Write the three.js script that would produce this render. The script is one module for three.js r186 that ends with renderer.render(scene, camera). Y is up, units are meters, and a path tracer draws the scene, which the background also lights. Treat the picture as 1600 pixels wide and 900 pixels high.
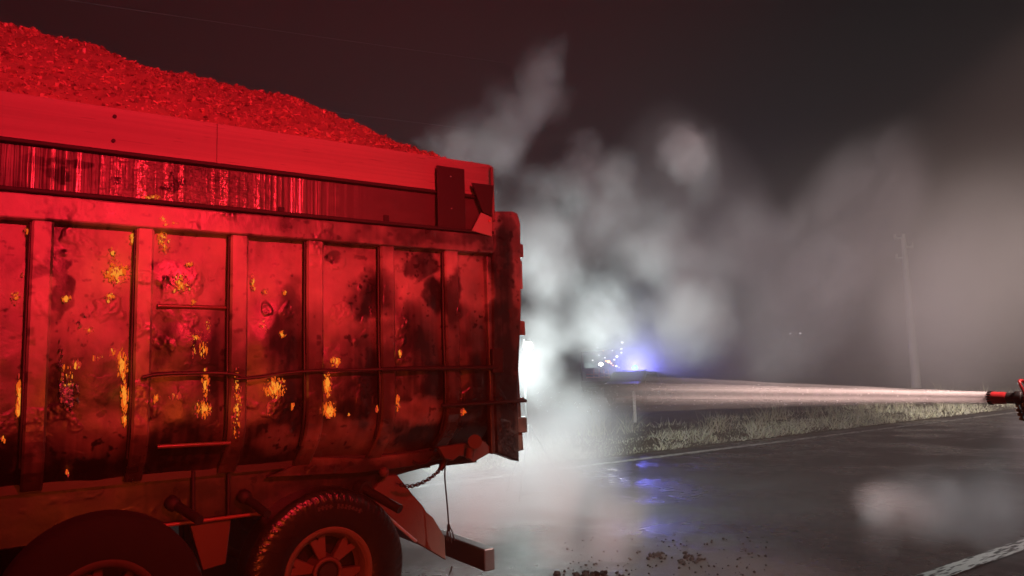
import * as THREE from 'three';
import { mergeGeometries } from 'three/addons/utils/BufferGeometryUtils.js';
import { RoundedBoxGeometry } from 'three/addons/geometries/RoundedBoxGeometry.js';
import { MarchingCubes } from 'three/addons/objects/MarchingCubes.js';

// ------------------------------------------------------------------ camera, sky, lights, exposure
const scene = new THREE.Scene();
const EYE = 1.8, F = 1150;                                   // eye height, focal length in pixels of the 1600 x 900 photograph
const camera = new THREE.PerspectiveCamera(2 * Math.atan(450 / F) * 180 / Math.PI, 16 / 9, 0.05, 3000);
camera.position.set(0, EYE, 0);
camera.rotation.set(0.1095, -0.5886, -0.0288, 'YXZ');
camera.updateMatrixWorld(true);
const renderer = new THREE.WebGLRenderer({ antialias: true });
renderer.toneMapping = THREE.LinearToneMapping;
renderer.toneMappingExposure = 1;
renderer.shadowMap.enabled = true;

{ // night sky: almost black, a little warmer and paler low down
  const W = 64, H = 32, d = new Float32Array(W * H * 4);
  for (let y = 0; y < H; y++) for (let x = 0; x < W; x++) {
    const up = Math.max(0, (y + 0.5) / H * 2 - 1), k = 0.0022 + 0.0022 * Math.exp(-up * 4), o = (y * W + x) * 4;
    d[o] = k * 1.45; d[o + 1] = k * 0.95; d[o + 2] = k * 1.0; d[o + 3] = 1;
  }
  const t = new THREE.DataTexture(d, W, H, THREE.RGBAFormat, THREE.FloatType);
  t.mapping = THREE.EquirectangularReflectionMapping; t.magFilter = THREE.LinearFilter; t.needsUpdate = true;
  scene.background = t; scene.environment = t;
}
const nightFill = new THREE.DirectionalLight(0xffeedd, 0.004);  // faint overall fill light, added without a visible moon
nightFill.position.set(-20, 60, 30); nightFill.name = 'nightFill'; nightFill.castShadow = true; scene.add(nightFill);
scene.fog = new THREE.FogExp2(new THREE.Color(0.95, 0.86, 0.82), 0.0062);

const LAMPS = {                                                // candela and colour of each lamp, added unseen fills included
  flood: [19, [0.88, 1.0, 0.98]], flood2: [28, [0.74, 1.0, 0.96]], red: [178, [1, 0.016, 0.036]], amber: [44, [1, 0.09, 0.012]],
  work: [240, [1, 0.80, 0.78]], blue: [62, [0.16, 0.16, 1]], search: [2300, [1, 0.85, 0.76]], hand: [380, [1, 0.68, 0.6]], head: [60, [0.95, 0.98, 1]],
};
function lamp(key, pos, target, angle, penumbra = 0.6, radius = 3) {
  const [cd, c] = LAMPS[key];
  const l = target ? new THREE.SpotLight(new THREE.Color(...c), cd, 0, angle, penumbra, 2) : new THREE.PointLight(new THREE.Color(...c), cd, 0, 2);
  l.name = key + '_lamp'; l.position.set(...pos); l.castShadow = true; l.shadow.radius = radius; scene.add(l);
  if (target) { l.target.position.set(...target); scene.add(l.target); }
  return l;
}

// ------------------------------------------------------------------ helpers
let seed = 12345;
const rnd = () => { seed = (seed + 0x6d2b79f5) | 0; let t = Math.imul(seed ^ (seed >>> 15), 1 | seed); t = (t + Math.imul(t ^ (t >>> 7), 61 | t)) ^ t; return ((t ^ (t >>> 14)) >>> 0) / 4294967296; };
const rr = (a, b) => a + (b - a) * rnd();
const gauss = () => Math.sqrt(-2 * Math.log(1 - rnd())) * Math.cos(2 * Math.PI * rnd());
const clamp = (x, a = 0, b = 1) => Math.min(b, Math.max(a, x));
const sst = (a, b, x) => { const t = clamp((x - a) / (b - a)); return t * t * (3 - 2 * t); };
const mix = (a, b, t) => a + (b - a) * t;
const hash = (x, y) => { let h = Math.imul(x, 374761393) + Math.imul(y, 668265263) | 0; h = Math.imul(h ^ (h >>> 13), 1274126177); return ((h ^ (h >>> 16)) >>> 0) / 4294967296; };
function vn(x, y) { const ix = Math.floor(x), iy = Math.floor(y), fx = x - ix, fy = y - iy, u = fx * fx * (3 - 2 * fx), v = fy * fy * (3 - 2 * fy); return mix(mix(hash(ix, iy), hash(ix + 1, iy), u), mix(hash(ix, iy + 1), hash(ix + 1, iy + 1), u), v); }
function fbm(x, y, o = 4) { let s = 0, a = 0.5, n = 0; for (let i = 0; i < o; i++) { s += a * vn(x, y); n += a; x = x * 2.03 + 17.1; y = y * 2.01 + 9.7; a *= 0.5; } return s / n; }

const V = (x, y, z) => new THREE.Vector3(x, y, z);
const ray = (u, v) => V((u - 800) / F, (450 - v) / F, -1).applyEuler(camera.rotation);
const side = (u, v, z = -4.6) => { const r = ray(u, v), k = z / r.z; return V(r.x * k, EYE + r.y * k, z); };       // pixel on a plane along the road
const at = (u, v, d) => { const r = ray(u, v), k = d / Math.hypot(r.x, r.z); return V(r.x * k, EYE + r.y * k, r.z * k); };  // pixel at a distance
const ground = (u, v, h = 0) => { const r = ray(u, v), k = (h - EYE) / r.y; return V(r.x * k, h, r.z * k); };

const used = new Map();
function numbered(n) { const k = used.get(n) ?? 0; used.set(n, k + 1); return k ? n + '_' + String(k).padStart(3, '0') : n; }
function tag(o, label, category, group, kind) { if (label) o.userData.label = label; if (category) o.userData.category = category; if (group) o.userData.group = group; if (kind) o.userData.kind = kind; return o; }
function thing(name, label, category, pos = [0, 0, 0], group) { const o = new THREE.Group(); o.name = numbered(name); o.position.set(...pos); scene.add(o); return tag(o, label, category, group); }
function norm(g) { const h = g.index ? g.toNonIndexed() : g; for (const k of Object.keys(h.attributes)) if (!['position', 'normal', 'uv'].includes(k)) h.deleteAttribute(k); if (!h.attributes.normal) h.computeVertexNormals(); if (!h.attributes.uv) h.setAttribute('uv', new THREE.BufferAttribute(new Float32Array(h.attributes.position.count * 2), 2)); return h; }
function obj(name, geos, mat, parent = scene) {
  const list = [].concat(geos);
  const m = new THREE.Mesh(list.length > 1 ? mergeGeometries(list.map(norm)) : list[0], mat);
  m.name = parent === scene ? numbered(name) : name; m.castShadow = m.receiveShadow = true; parent.add(m); return m;
}
const box = (x0, x1, y0, y1, z0, z1, r = 0) => {
  const w = Math.abs(x1 - x0), h = Math.abs(y1 - y0), d = Math.abs(z1 - z0);
  const g = r ? new RoundedBoxGeometry(w, h, d, 2, Math.min(r, w / 2.1, h / 2.1, d / 2.1)) : new THREE.BoxGeometry(w, h, d);
  return g.translate((x0 + x1) / 2, (y0 + y1) / 2, (z0 + z1) / 2);
};
function rod(a, b, r, r2 = r, n = 10) { const d = b.clone().sub(a), g = new THREE.CylinderGeometry(r2, r, d.length(), n); g.translate(0, d.length() / 2, 0); g.applyQuaternion(new THREE.Quaternion().setFromUnitVectors(V(0, 1, 0), d.normalize())); return g.translate(a.x, a.y, a.z); }
const tube = (pts, r, n = 24, k = 6) => new THREE.TubeGeometry(new THREE.CatmullRomCurve3(pts), n, r, k);
function plate(pts, z, t, bev = 0.004) { // outline in the side plane, given thickness towards -z
  const s = new THREE.Shape(pts.map((p) => new THREE.Vector2(p.x ?? p[0], p.y ?? p[1])));
  return new THREE.ExtrudeGeometry(s, { depth: t - 2 * bev, bevelEnabled: bev > 0, bevelSize: bev, bevelThickness: bev, bevelSegments: 1 }).translate(0, 0, z - t + bev);
}
function worldUV(g, x0, y0, w, h) { const p = g.attributes.position, uv = new Float32Array(p.count * 2); for (let i = 0; i < p.count; i++) { uv[2 * i] = (p.getX(i) - x0) / w; uv[2 * i + 1] = (p.getY(i) - y0) / h; } g.setAttribute('uv', new THREE.BufferAttribute(uv, 2)); return g; }
function tex(W, H, fn, { srgb = false, repeat } = {}) {
  const d = new Uint8Array(W * H * 4);
  for (let y = 0; y < H; y++) for (let x = 0; x < W; x++) { const c = fn((x + 0.5) / W, (y + 0.5) / H), o = (y * W + x) * 4; const [r, g, b] = typeof c === 'number' ? [c, c, c] : c; d[o] = clamp(r) * 255; d[o + 1] = clamp(g) * 255; d[o + 2] = clamp(b) * 255; d[o + 3] = 255; }
  const t = new THREE.DataTexture(d, W, H); t.magFilter = THREE.LinearFilter; t.wrapS = t.wrapT = THREE.RepeatWrapping; if (srgb) t.colorSpace = THREE.SRGBColorSpace; if (repeat) t.repeat.set(...repeat); t.needsUpdate = true; return t;
}
const std = (c, roughness = 0.8, o = {}) => new THREE.MeshStandardMaterial({ color: new THREE.Color(...[].concat(c).length === 3 ? c : [c, c, c]), roughness, ...o });
const s2 = (x) => (x <= 0.0031308 ? x * 12.92 : 1.055 * Math.pow(x, 1 / 2.4) - 0.055);

// ------------------------------------------------------------------ ground, road, markings
const roadBump = tex(512, 512, (u, v) => 0.6 * hash(Math.floor(u * 512), Math.floor(v * 512)) + 0.4 * fbm(u * 60, v * 60, 2));
const periodic = (f) => (u, v) => { // blends the wrap so that a repeat does not show a seam
  const a = sst(0, 0.15, u), b = sst(0, 0.15, v);
  if (a === 1 && b === 1) return f(u, v);
  const [p, q, r, t] = [f(u + 1, v + 1), f(u, v + 1), f(u + 1, v), f(u, v)], m = (w, x, y, z) => mix(mix(w, x, a), mix(y, z, a), b);
  return typeof p === 'number' ? m(p, q, r, t) : [0, 1, 2].map((c) => m(p[c], q[c], r[c], t[c]));
};
const wet = tex(512, 512, periodic((u, v) => { const n = fbm(u * 7 + 3, v * 7, 5); return [0, mix(0.27, 0.52, sst(0.3, 0.62, n + 0.3 * (fbm(u * 60, v * 60, 2) - 0.5))), 0]; }));
wet.repeat.set(0.14, 0.14);
const roadCol = tex(512, 512, periodic((u, v) => { const n = fbm(u * 9, v * 9 + 5, 5), k = 0.022 + 0.03 * n; return [s2(k * 1.05), s2(k), s2(k * 0.98)]; }), { srgb: true });
roadCol.repeat.set(0.2, 0.2); roadBump.repeat.set(1.1, 1.1);
const asphalt = new THREE.MeshStandardMaterial({ map: roadCol, roughnessMap: wet, roughness: 1, bumpMap: roadBump, bumpScale: 0.007 });
function sheet(name, x0, x1, z0, z1, y, mat, nx = 1, nz = 1, height) {
  const g = new THREE.PlaneGeometry(x1 - x0, z1 - z0, nx, nz).rotateX(-Math.PI / 2).translate((x0 + x1) / 2, y, (z0 + z1) / 2), p = g.attributes.position, uv = g.attributes.uv;
  for (let i = 0; i < p.count; i++) { uv.setXY(i, p.getX(i), p.getZ(i)); if (height) p.setY(i, y + height(p.getX(i), p.getZ(i))); }
  if (height) g.computeVertexNormals();
  return tag(obj(name, g, mat), null, null, null, 'structure');
}
const soil = new THREE.MeshStandardMaterial({ map: tex(256, 256, periodic((u, v) => { const n = fbm(u * 12, v * 12, 5), k = 0.03 + 0.05 * n; return [s2(k * 1.2), s2(k), s2(k * 0.7)]; }), { srgb: true, repeat: [0.3, 0.3] }), roughness: 0.95 });
sheet('ground', -300, 300, -300, 60, -0.03, soil);
sheet('road', -60, 220, -11.35, -2.2, 0, asphalt);
const verge = (x, z) => sst(-11.3, -12.6, z) * 0.16 + (fbm(x * 0.9, z * 0.9, 3) - 0.5) * 0.14 * sst(-11.3, -12, z);
sheet('verge', -20, 70, -19, -11.3, -0.02, soil, 180, 24, verge);
const paint = (top) => { const m = tex(1024, 64, (u, v) => { const w = fbm(u * 160, v * 8, 4), e = Math.min(v, 1 - v) * 5 + (fbm(u * 300, 3, 2) - 0.5) * 0.4; const c = mix(0.05, top, sst(0.33, 0.5, w) * sst(0.05, 0.25, e)); return [s2(c), s2(c), s2(c * 0.96)]; }, { srgb: true }); return new THREE.MeshStandardMaterial({ map: m, roughness: 0.7 }); };
function line(x0, x1, zc, w, top) { const n = 60, g = new THREE.PlaneGeometry(x1 - x0, w, n, 1).rotateX(-Math.PI / 2).translate((x0 + x1) / 2, 0.005, zc), p = g.attributes.position, uv = g.attributes.uv; for (let i = 0; i < p.count; i++) uv.setX(i, p.getX(i) / 20); return tag(obj('edge_line', g, paint(top)), null, null, null, 'structure'); }
line(-40, 120, -10.72, 0.22, 0.6);
line(-40, 120, -3.36, 0.19, 0.72);

// ------------------------------------------------------------------ dump trailer
const TX = -3.4, TY = 0.4, TW = 6.8, TH = 3.4;
const SOOT = [ // dark scorch marks: pixel x, y, half width, half height, strength
  [100, 410, 18, 15, 1], [102, 446, 14, 14, 1], [282, 420, 34, 20, 1], [268, 428, 22, 18, 1], [666, 411, 22, 20, 1], [578, 456, 34, 26, 1], [600, 452, 26, 32, 1], [572, 470, 20, 28, 0.9], [682, 462, 18, 32, 1], [712, 462, 18, 44, 1], [522, 401, 15, 11, 0.9], [66, 424, 18, 13, 0.9], [58, 588, 22, 10, 1],
  [92, 420, 16, 90, 0.85], [140, 640, 70, 80, 0.95], [90, 690, 40, 70, 0.95], [110, 600, 40, 60, 0.8], [300, 560, 62, 60, 0.8], [265, 540, 34, 50, 0.7], [340, 560, 30, 70, 0.6], [430, 540, 50, 70, 0.75], [455, 470, 22, 40, 0.55], [460, 640, 40, 80, 0.85], [545, 590, 62, 62, 0.85], [600, 650, 34, 90, 0.95], [650, 560, 50, 80, 0.9], [690, 640, 44, 44, 0.9], [740, 560, 30, 80, 0.8], [740, 640, 60, 60, 0.8], [780, 460, 16, 90, 0.8], [790, 390, 14, 60, 0.7], [300, 720, 60, 24, 0.95], [150, 745, 90, 20, 0.8], [430, 715, 40, 20, 0.7], [640, 690, 50, 20, 0.7], [720, 700, 50, 26, 0.8], [745, 690, 60, 34, 0.8], [790, 660, 26, 60, 0.6],
  [715, 352, 24, 16, 0.8], [745, 372, 40, 12, 0.7], [375, 335, 20, 6, 0.9], [500, 368, 20, 10, 0.7], [660, 372, 40, 8, 0.6], [30, 640, 40, 12, 0.5],
  [786, 470, 16, 130, 0.75], [800, 600, 26, 120, 0.7], [600, 360, 210, 34, 0.75], [420, 350, 40, 8, 0.4], [690, 372, 70, 10, 0.5], [60, 720, 60, 40, 0.7], [560, 705, 200, 14, 0.45],
  [30, 800, 90, 50, 0.95], [640, 800, 60, 60, 0.6], [180, 790, 70, 40, 0.7], [240, 775, 40, 30, 0.7], [130, 830, 90, 30, 0.95], [450, 800, 140, 20, 0.75], [505, 780, 28, 34, 0.9], [385, 780, 22, 26, 0.9], [455, 735, 14, 10, 0.9], [600, 740, 16, 14, 0.7], [290, 770, 20, 20, 0.5],
].map(([u, v, a, b, k]) => { const c = side(u, v), e = side(u + a, v), f = side(u, v + b); return [c.x, c.y, Math.abs(e.x - c.x), Math.abs(f.y - c.y), k]; });
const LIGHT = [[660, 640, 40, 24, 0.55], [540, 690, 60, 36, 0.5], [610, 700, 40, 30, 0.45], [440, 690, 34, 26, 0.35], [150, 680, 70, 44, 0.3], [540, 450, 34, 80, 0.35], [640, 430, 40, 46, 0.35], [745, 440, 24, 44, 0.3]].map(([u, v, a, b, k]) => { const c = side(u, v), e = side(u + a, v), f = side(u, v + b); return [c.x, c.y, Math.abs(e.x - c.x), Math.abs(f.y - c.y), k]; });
function sootAt(X, Y, low) {
  const n1 = fbm(X * 1.7 + 4, Y * 1.3 + 9, 4), n2 = fbm(X * 9, Y * 9, 4);
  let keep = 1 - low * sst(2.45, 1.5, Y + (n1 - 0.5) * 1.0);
  const wx = X + (n2 - 0.5) * 0.16, wy = Y + (fbm(X * 9 + 50, Y * 9, 4) - 0.5) * 0.16;
  for (const [x, y, a, b, k] of SOOT) { const dx = (wx - x) / a, dy = (wy - y) / b; if (dx > 2.2 || dx < -2.2 || dy > 2.2 || dy < -2.2) continue; const d = Math.sqrt(dx * dx + dy * dy); const soft = Math.min(a, b) > 0.1 ? 0.6 : 0.22; keep *= 1 - k * sst(1 + soft, 1 - soft, d); }
  let s = 1 - keep;
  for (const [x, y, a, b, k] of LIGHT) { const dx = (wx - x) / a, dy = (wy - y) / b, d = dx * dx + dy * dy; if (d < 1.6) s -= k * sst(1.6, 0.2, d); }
  s += (n2 - 0.5) * 0.5 + sst(0.68, 0.8, fbm(X * 26, Y * 26, 3)) * 0.5;
  const drip = fbm(X * 40, Y * 2.2, 3); s += (drip - 0.5) * 0.25;
  return clamp(s);
}
function sideTex(W, H, low, clean, damp, tone) {
  const rough = new Uint8Array(W * H * 4), col = new Uint8Array(W * H * 4);
  for (let j = 0; j < H; j++) for (let i = 0; i < W; i++) {
    const X = TX + TW * (i + 0.5) / W, Y = TY + TH * (j + 0.5) / H, o = (j * W + i) * 4;
    const s = clamp(sootAt(X, Y, low) * clean), n = fbm(X * 5 + 30, Y * 5, 4), rust = sst(2.1, 1.1, Y + (n - 0.5) * 0.8) * 0.8;
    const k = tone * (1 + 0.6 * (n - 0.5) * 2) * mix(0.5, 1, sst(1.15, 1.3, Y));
    const base = [mix(k, k * 0.95, rust), mix(k * 0.9, k * 0.6, rust), mix(k * 0.84, k * 0.36, rust)];
    for (let c = 0; c < 3; c++) col[o + c] = 255 * s2(clamp(mix(base[c], 0.008, Math.pow(s, 0.8))));
    col[o + 3] = 255;
    rough[o + 1] = 255 * clamp(mix(0.52, 0.37, s) + (n - 0.5) * 0.35 + damp); rough[o + 3] = 255;
  }
  const T = (d, srgb) => { const t = new THREE.DataTexture(d, W, H); t.magFilter = THREE.LinearFilter; if (srgb) t.colorSpace = THREE.SRGBColorSpace; t.needsUpdate = true; return t; };
  return { map: T(col, true), roughnessMap: T(rough) };
}
const blister = tex(512, 512, periodic((u, v) => { const a = fbm(u * 26, v * 26, 4), b = sst(0.62, 0.72, fbm(u * 9 + 7, v * 9, 3)); return 0.35 * a + 0.65 * b * (0.5 + 0.5 * vn(u * 90, v * 90)); }));
const blistSide = blister.clone(); blistSide.repeat.set(5, 2.5); blistSide.needsUpdate = true;
const mPanel = new THREE.MeshStandardMaterial({ ...sideTex(1200, 600, 0.9, 1, 0, 0.3), roughness: 1, bumpMap: blistSide, bumpScale: 0.008 });
const mRib = new THREE.MeshStandardMaterial({ ...sideTex(700, 350, 0.8, 0.88, -0.06, 0.36), roughness: 1, bumpMap: blistSide, bumpScale: 0.006 });
const mChassis = mPanel.clone(); mChassis.bumpScale = 0.002;
const black = std(0.012, 0.7), darkSteel = std([0.035, 0.03, 0.028], 0.5, { metalness: 0.3 }), greySteel = std([0.3, 0.28, 0.26], 0.45, { metalness: 0.4 });
const U = (g) => worldUV(norm(g), TX, TY, TW, TH);

const trailer = thing('dump_trailer', 'scorched tipper trailer with amber glints added as glowing flakes along its ribbed side, heaped above its boards', 'trailer');
const part = (n, g, m, p = trailer) => obj(n, g, m, p);
const RX = [[-2.54, -2.44], [-2.03, -1.93], [-1.52, -1.42], [-1.01, -0.91], [-0.5, -0.4], [0.02, 0.122], [0.521, 0.612], [1.034, 1.138], [1.501, 1.612], [2.008, 2.112], [2.503, 2.614]];
const END = 2.9;
const yFoot = (x) => (x > 2.5 ? 1.13 : 1.24);
// inward curve of the wall low down
const tuck = (y) => { const t = clamp((1.55 - y) / 0.32); return -0.26 * t * t; };
function wallStrip(x0, x1, y0, y1, z, nx, ny, bulge) {
  const g = new THREE.PlaneGeometry(x1 - x0, y1 - y0, nx, ny).translate((x0 + x1) / 2, (y0 + y1) / 2, 0), p = g.attributes.position;
  for (let i = 0; i < p.count; i++) { const x = p.getX(i), y = p.getY(i), u = (x - x0) / (x1 - x0), v = (y - y0) / (y1 - y0); p.setZ(i, z + tuck(y) + bulge * Math.sin(Math.PI * u) * Math.sin(Math.PI * clamp(v * 1.1)) + (fbm(x * 5 + 3, y * 5, 3) - 0.5) * bulge * 0.9); }
  g.computeVertexNormals(); return g;
}
for (let i = 0; i <= RX.length; i++) {
  const x0 = i ? RX[i - 1][1] : -3.3, x1 = i < RX.length ? RX[i][0] : END;
  part('side_panel', U(wallStrip(x0 - 0.02, x1 + 0.02, yFoot(x1) - 0.03, 2.68, -4.665, 22, 44, 0.028)), mPanel);
}
function ribGeo(x0, x1) {
  const y0 = 1.215, y1 = 2.665, n = 26, d = 0.062, pos = [], idx = [], c = 0.012;
  const ring = [[x0, -d], [x0, -c], [x0 + c, 0], [x1 - c, 0], [x1, -c], [x1, -d]];
  for (let j = 0; j <= n; j++) { const y = y1 + (y0 - y1) * j / n; for (const [x, z] of ring) pos.push(x, y, -4.6 + z + tuck(y)); }
  for (let j = 0; j < n; j++) for (let k = 0; k < 5; k++) { const a = j * 6 + k; idx.push(a, a + 6, a + 1, a + 1, a + 6, a + 7); }
  const b = n * 6; idx.push(b, b + 5, b + 1, b + 1, b + 5, b + 2, b + 5, b + 4, b + 2, b + 2, b + 4, b + 3);
  const g = new THREE.BufferGeometry(); g.setAttribute('position', new THREE.Float32BufferAttribute(pos, 3)); g.setIndex(idx); const h = g.toNonIndexed(); h.computeVertexNormals(); return h;
}
for (const [a, b] of RX) {
  part('rib', U(ribGeo(a, b)), mRib);
  // weld bead and shadow gap at the left of each rib
  part('weld_seam', tube([V(a - 0.006, 2.65, -4.63), V(a - 0.008, 2.1, -4.632), V(a - 0.006, 1.56, -4.63), V(a - 0.004, 1.36, -4.63 + tuck(1.36))], 0.009, 30, 6), darkSteel);
}
part('end_rib', U(box(2.86, 2.905, 1.19, 2.64, -4.67, -4.615, 0.01)), mRib);
part('top_rail', U(box(-3.3, 2.905, 2.66, 2.795, -4.72, -4.575, 0.012)), mRib);
part('lip_shadow_strip', box(-3.3, 2.9, 2.800, 2.824, -4.72, -4.56, 0.006), black);  // black strip stands in for the shadow in the gap above the rail
// wet glossy upper band
{
  const hot = side(250, 285), streak = (X, Y) => fbm(X * 55, Y * 1.4 + 3, 3);
  const bx = -3.3, bw = 6.2, by = 2.82, bh = 0.26;
  const f = (fn, o) => tex(2048, 96, (u, v) => fn(bx + bw * u, by + bh * v), o);
  const bump = f((X, Y) => { const k = Math.exp(-(((X - hot.x - 0.2) / 0.55) ** 2)); const flat = sst(1.2, 1.9, X); return mix(0.5, 1, 1 - flat) * clamp(mix(mix(streak(X, Y), 0.5, flat), 0.45 * fbm(X * 26, Y * 110, 3) + 0.55 * fbm(X * 60, Y * 30, 3), k * 0.75 * (1 - flat))); });
  const rough = f((X, Y) => { const w = sst(0.45, 0.62, streak(X, Y)), dry = sst(1.55, 2.2, X); return [0, mix(mix(0.52, 0.26, w), 0.62, dry), 0]; });
  const map = f((X, Y) => { const n = fbm(X * 4, Y * 9, 4), dark = sst(1.1, 1.9, X + (n - 0.5)), w = sst(0.5, 0.66, streak(X, Y)); let k = mix(mix(0.10, 0.26, w) + 0.14 * (n - 0.5), 0.05 + 0.05 * n, dark); const rot = sst(0.58, 0.66, fbm(X * 7 + 40, Y * 12, 4)) * sst(1.2, 0.6, X) * sst(-0.2, 0.2, X); k *= 1 - 0.85 * rot; return [s2(k), s2(k * 0.85), s2(k * 0.8)]; }, { srgb: true });
  const m = new THREE.MeshStandardMaterial({ map, roughnessMap: rough, roughness: 1, metalness: 0.25, bumpMap: bump, bumpScale: 0.02 });
  part('upper_band', worldUV(norm(box(bx, bx + bw, by, by + bh, -4.72, -4.64)), bx, by, bw, bh), m);
  for (const [u, v] of [[442, 329], [607, 341]]) { const q = side(u, v); part('stake_pocket', box(q.x - 0.02, q.x + 0.02, q.y - 0.03, q.y + 0.03, -4.645, -4.63, 0.004), black); }
}
part('lip_shadow_strip', box(-3.3, 2.9, 3.072, 3.096, -4.74, -4.6, 0.006), black);
{ // three boards that raise the side
  const grain = tex(1024, 256, (u, v) => { const n = fbm(u * 6, v * 30, 4), m = fbm(u * 3 + 9, v * 3, 3), k = 0.3 + 0.07 * (n - 0.5) + 0.16 * (m - 0.5), spot = sst(0.8, 0.86, fbm(u * 40, v * 30, 2)); const q = k * (1 - 0.3 * spot); return [s2(q), s2(q * 0.82), s2(q * 0.72)]; }, { srgb: true });
  const m = new THREE.MeshStandardMaterial({ map: grain, roughness: 0.62 });
  for (const [a, b, tilt] of [[-3.3, -0.9, 0], [-0.9, 0.95, 0.0006], [0.95, 2.925, 0]]) part('extension_board', worldUV(norm(box(a, b - 0.0004, 3.097, 3.352, -4.665 - tilt, -4.63 - tilt, 0.005)), -3.3, 3.09, 6.2, 0.28), m);
  for (const [u, v] of [[178, 218], [180, 180]]) { const q = side(u, v); part('board_bolt', new THREE.CylinderGeometry(0.011, 0.011, 0.012, 8).rotateX(Math.PI / 2).translate(q.x, q.y, -4.625), black); }
}
// plates on the rear corner
{
  const a = side(683, 258, -4.57), b = side(728, 362, -4.57);
  const pl = part('marker_plate', box(a.x, b.x, b.y, a.y, -4.585, -4.57, 0.004), std([0.02, 0.012, 0.012], 0.6));
  const bolt = std([0.8, 0.75, 0.7], 0.2, { metalness: 0.8 });
  for (const [u, v] of [[704, 276], [705, 326]]) { const q = side(u, v, -4.57); part('bolt', new THREE.SphereGeometry(0.007, 8, 6).translate(q.x, q.y, -4.566), bolt, pl); }
  part('pennant_plate', plate([side(738, 286, -4.56), side(771, 290, -4.56), side(768, 336, -4.56), side(756, 332, -4.56)], -4.56, 0.012), std([0.025, 0.014, 0.014], 0.6));
  part('corner_pole', rod(side(768, 262, -4.59), side(771, 345, -4.59), 0.014), std([0.2, 0.15, 0.13], 0.5));
  part('warning_triangle', plate([side(752, 333, -4.56), side(738, 360, -4.56), side(768, 369, -4.56), side(768, 340, -4.56)], -4.556, 0.012), std([0.42, 0.36, 0.32], 0.5));
  part('corner_lamp', new THREE.SphereGeometry(0.012, 10, 8).translate(...side(765, 345, -4.55).toArray()), std([0.9, 0.4, 0.3], 0.15, { metalness: 0.2 }));
}
// rear post, tailgate, hinges
{
  const P = (u, v) => side(u, v, -4.62);
  part('corner_post', U(plate([P(770, 333), P(800, 333), P(806, 336), P(810, 350), P(811, 480), P(806, 600), P(808, 718), P(776, 706), P(770, 560)], -4.6, 0.12, 0.012)), mPanel);
  part('tailgate_edge', U(plate([P(802, 334), P(809, 336), P(813, 345), P(816, 500), P(813, 560), P(822, 702), P(807, 706), P(804, 560), P(806, 420)], -4.66, 0.16, 0.01)), mRib);
  part('tailgate', box(3.04, 3.12, 1.16, 2.93, -6.95, -4.8, 0.02), darkSteel);
  for (const [y0, y1, x1] of [[380, 402, 820], [406, 452, 819], [501, 524, 823], [621, 629, 822], [652, 676, 826]]) { const a = P(812, y0), b = P(x1, y1); part('hinge_lug', U(box(a.x - 0.03, b.x, b.y, a.y, -4.74, -4.63, 0.012)), mRib); }
  part('locking_bar', [rod(side(690, 634, -4.58), side(822, 626, -4.58), 0.013)], black);
  part('tail_hook', [rod(side(742, 690, -4.58), side(742, 690, -4.52), 0.05, 0.05, 14), rod(side(735, 700, -4.57), side(733, 716, -4.57), 0.03)], std([0.08, 0.05, 0.04], 0.7));
  part('latch', plate([side(690, 700), side(760, 690), side(775, 705), side(745, 722), side(735, 715), side(722, 712), side(712, 720), side(700, 716)], -4.64, 0.05), std([0.09, 0.05, 0.04], 0.6));
}
// rods along the side
{
  const z = -4.57, q = (u, v) => side(u, v, z);
  part('tie_rod', tube([q(222, 590), q(240, 586), q(300, 583), q(360, 584), q(376, 587)], 0.012, 20), darkSteel);
  part('tie_rod', tube([q(368, 592), q(400, 590), q(440, 584), q(480, 580), q(600, 577)], 0.011, 20), darkSteel);
  part('tie_rod', tube([q(596, 577), q(690, 575), q(776, 574)], 0.017, 12), black);
  for (const [v0, v1] of [[478, 481], [698, 692]]) part('cross_strip', rod(side(246, v0, -4.64), side(360, v1, -4.64), 0.012), std([0.12, 0.06, 0.045], 0.3));
  part('bracket', box(side(765, 545).x, side(782, 545).x, side(773, 583).y, side(765, 545).y, -4.6, -4.56, 0.01), black);
}
// body shell, floor and far side so that it is a box
part('bed_floor', box(-6, 3.0, 1.2, 1.26, -7.0, -4.9), darkSteel);
part('far_side_wall', box(-6, 3.0, 1.25, 3.3, -7.1, -7.04), darkSteel);
part('front_wall', box(-6.05, -6, 1.2, 3.3, -7.1, -4.65), darkSteel);
part('side_wall', box(-6, -3.3, 1.2, 3.34, -4.72, -4.62), mPanel);
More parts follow.
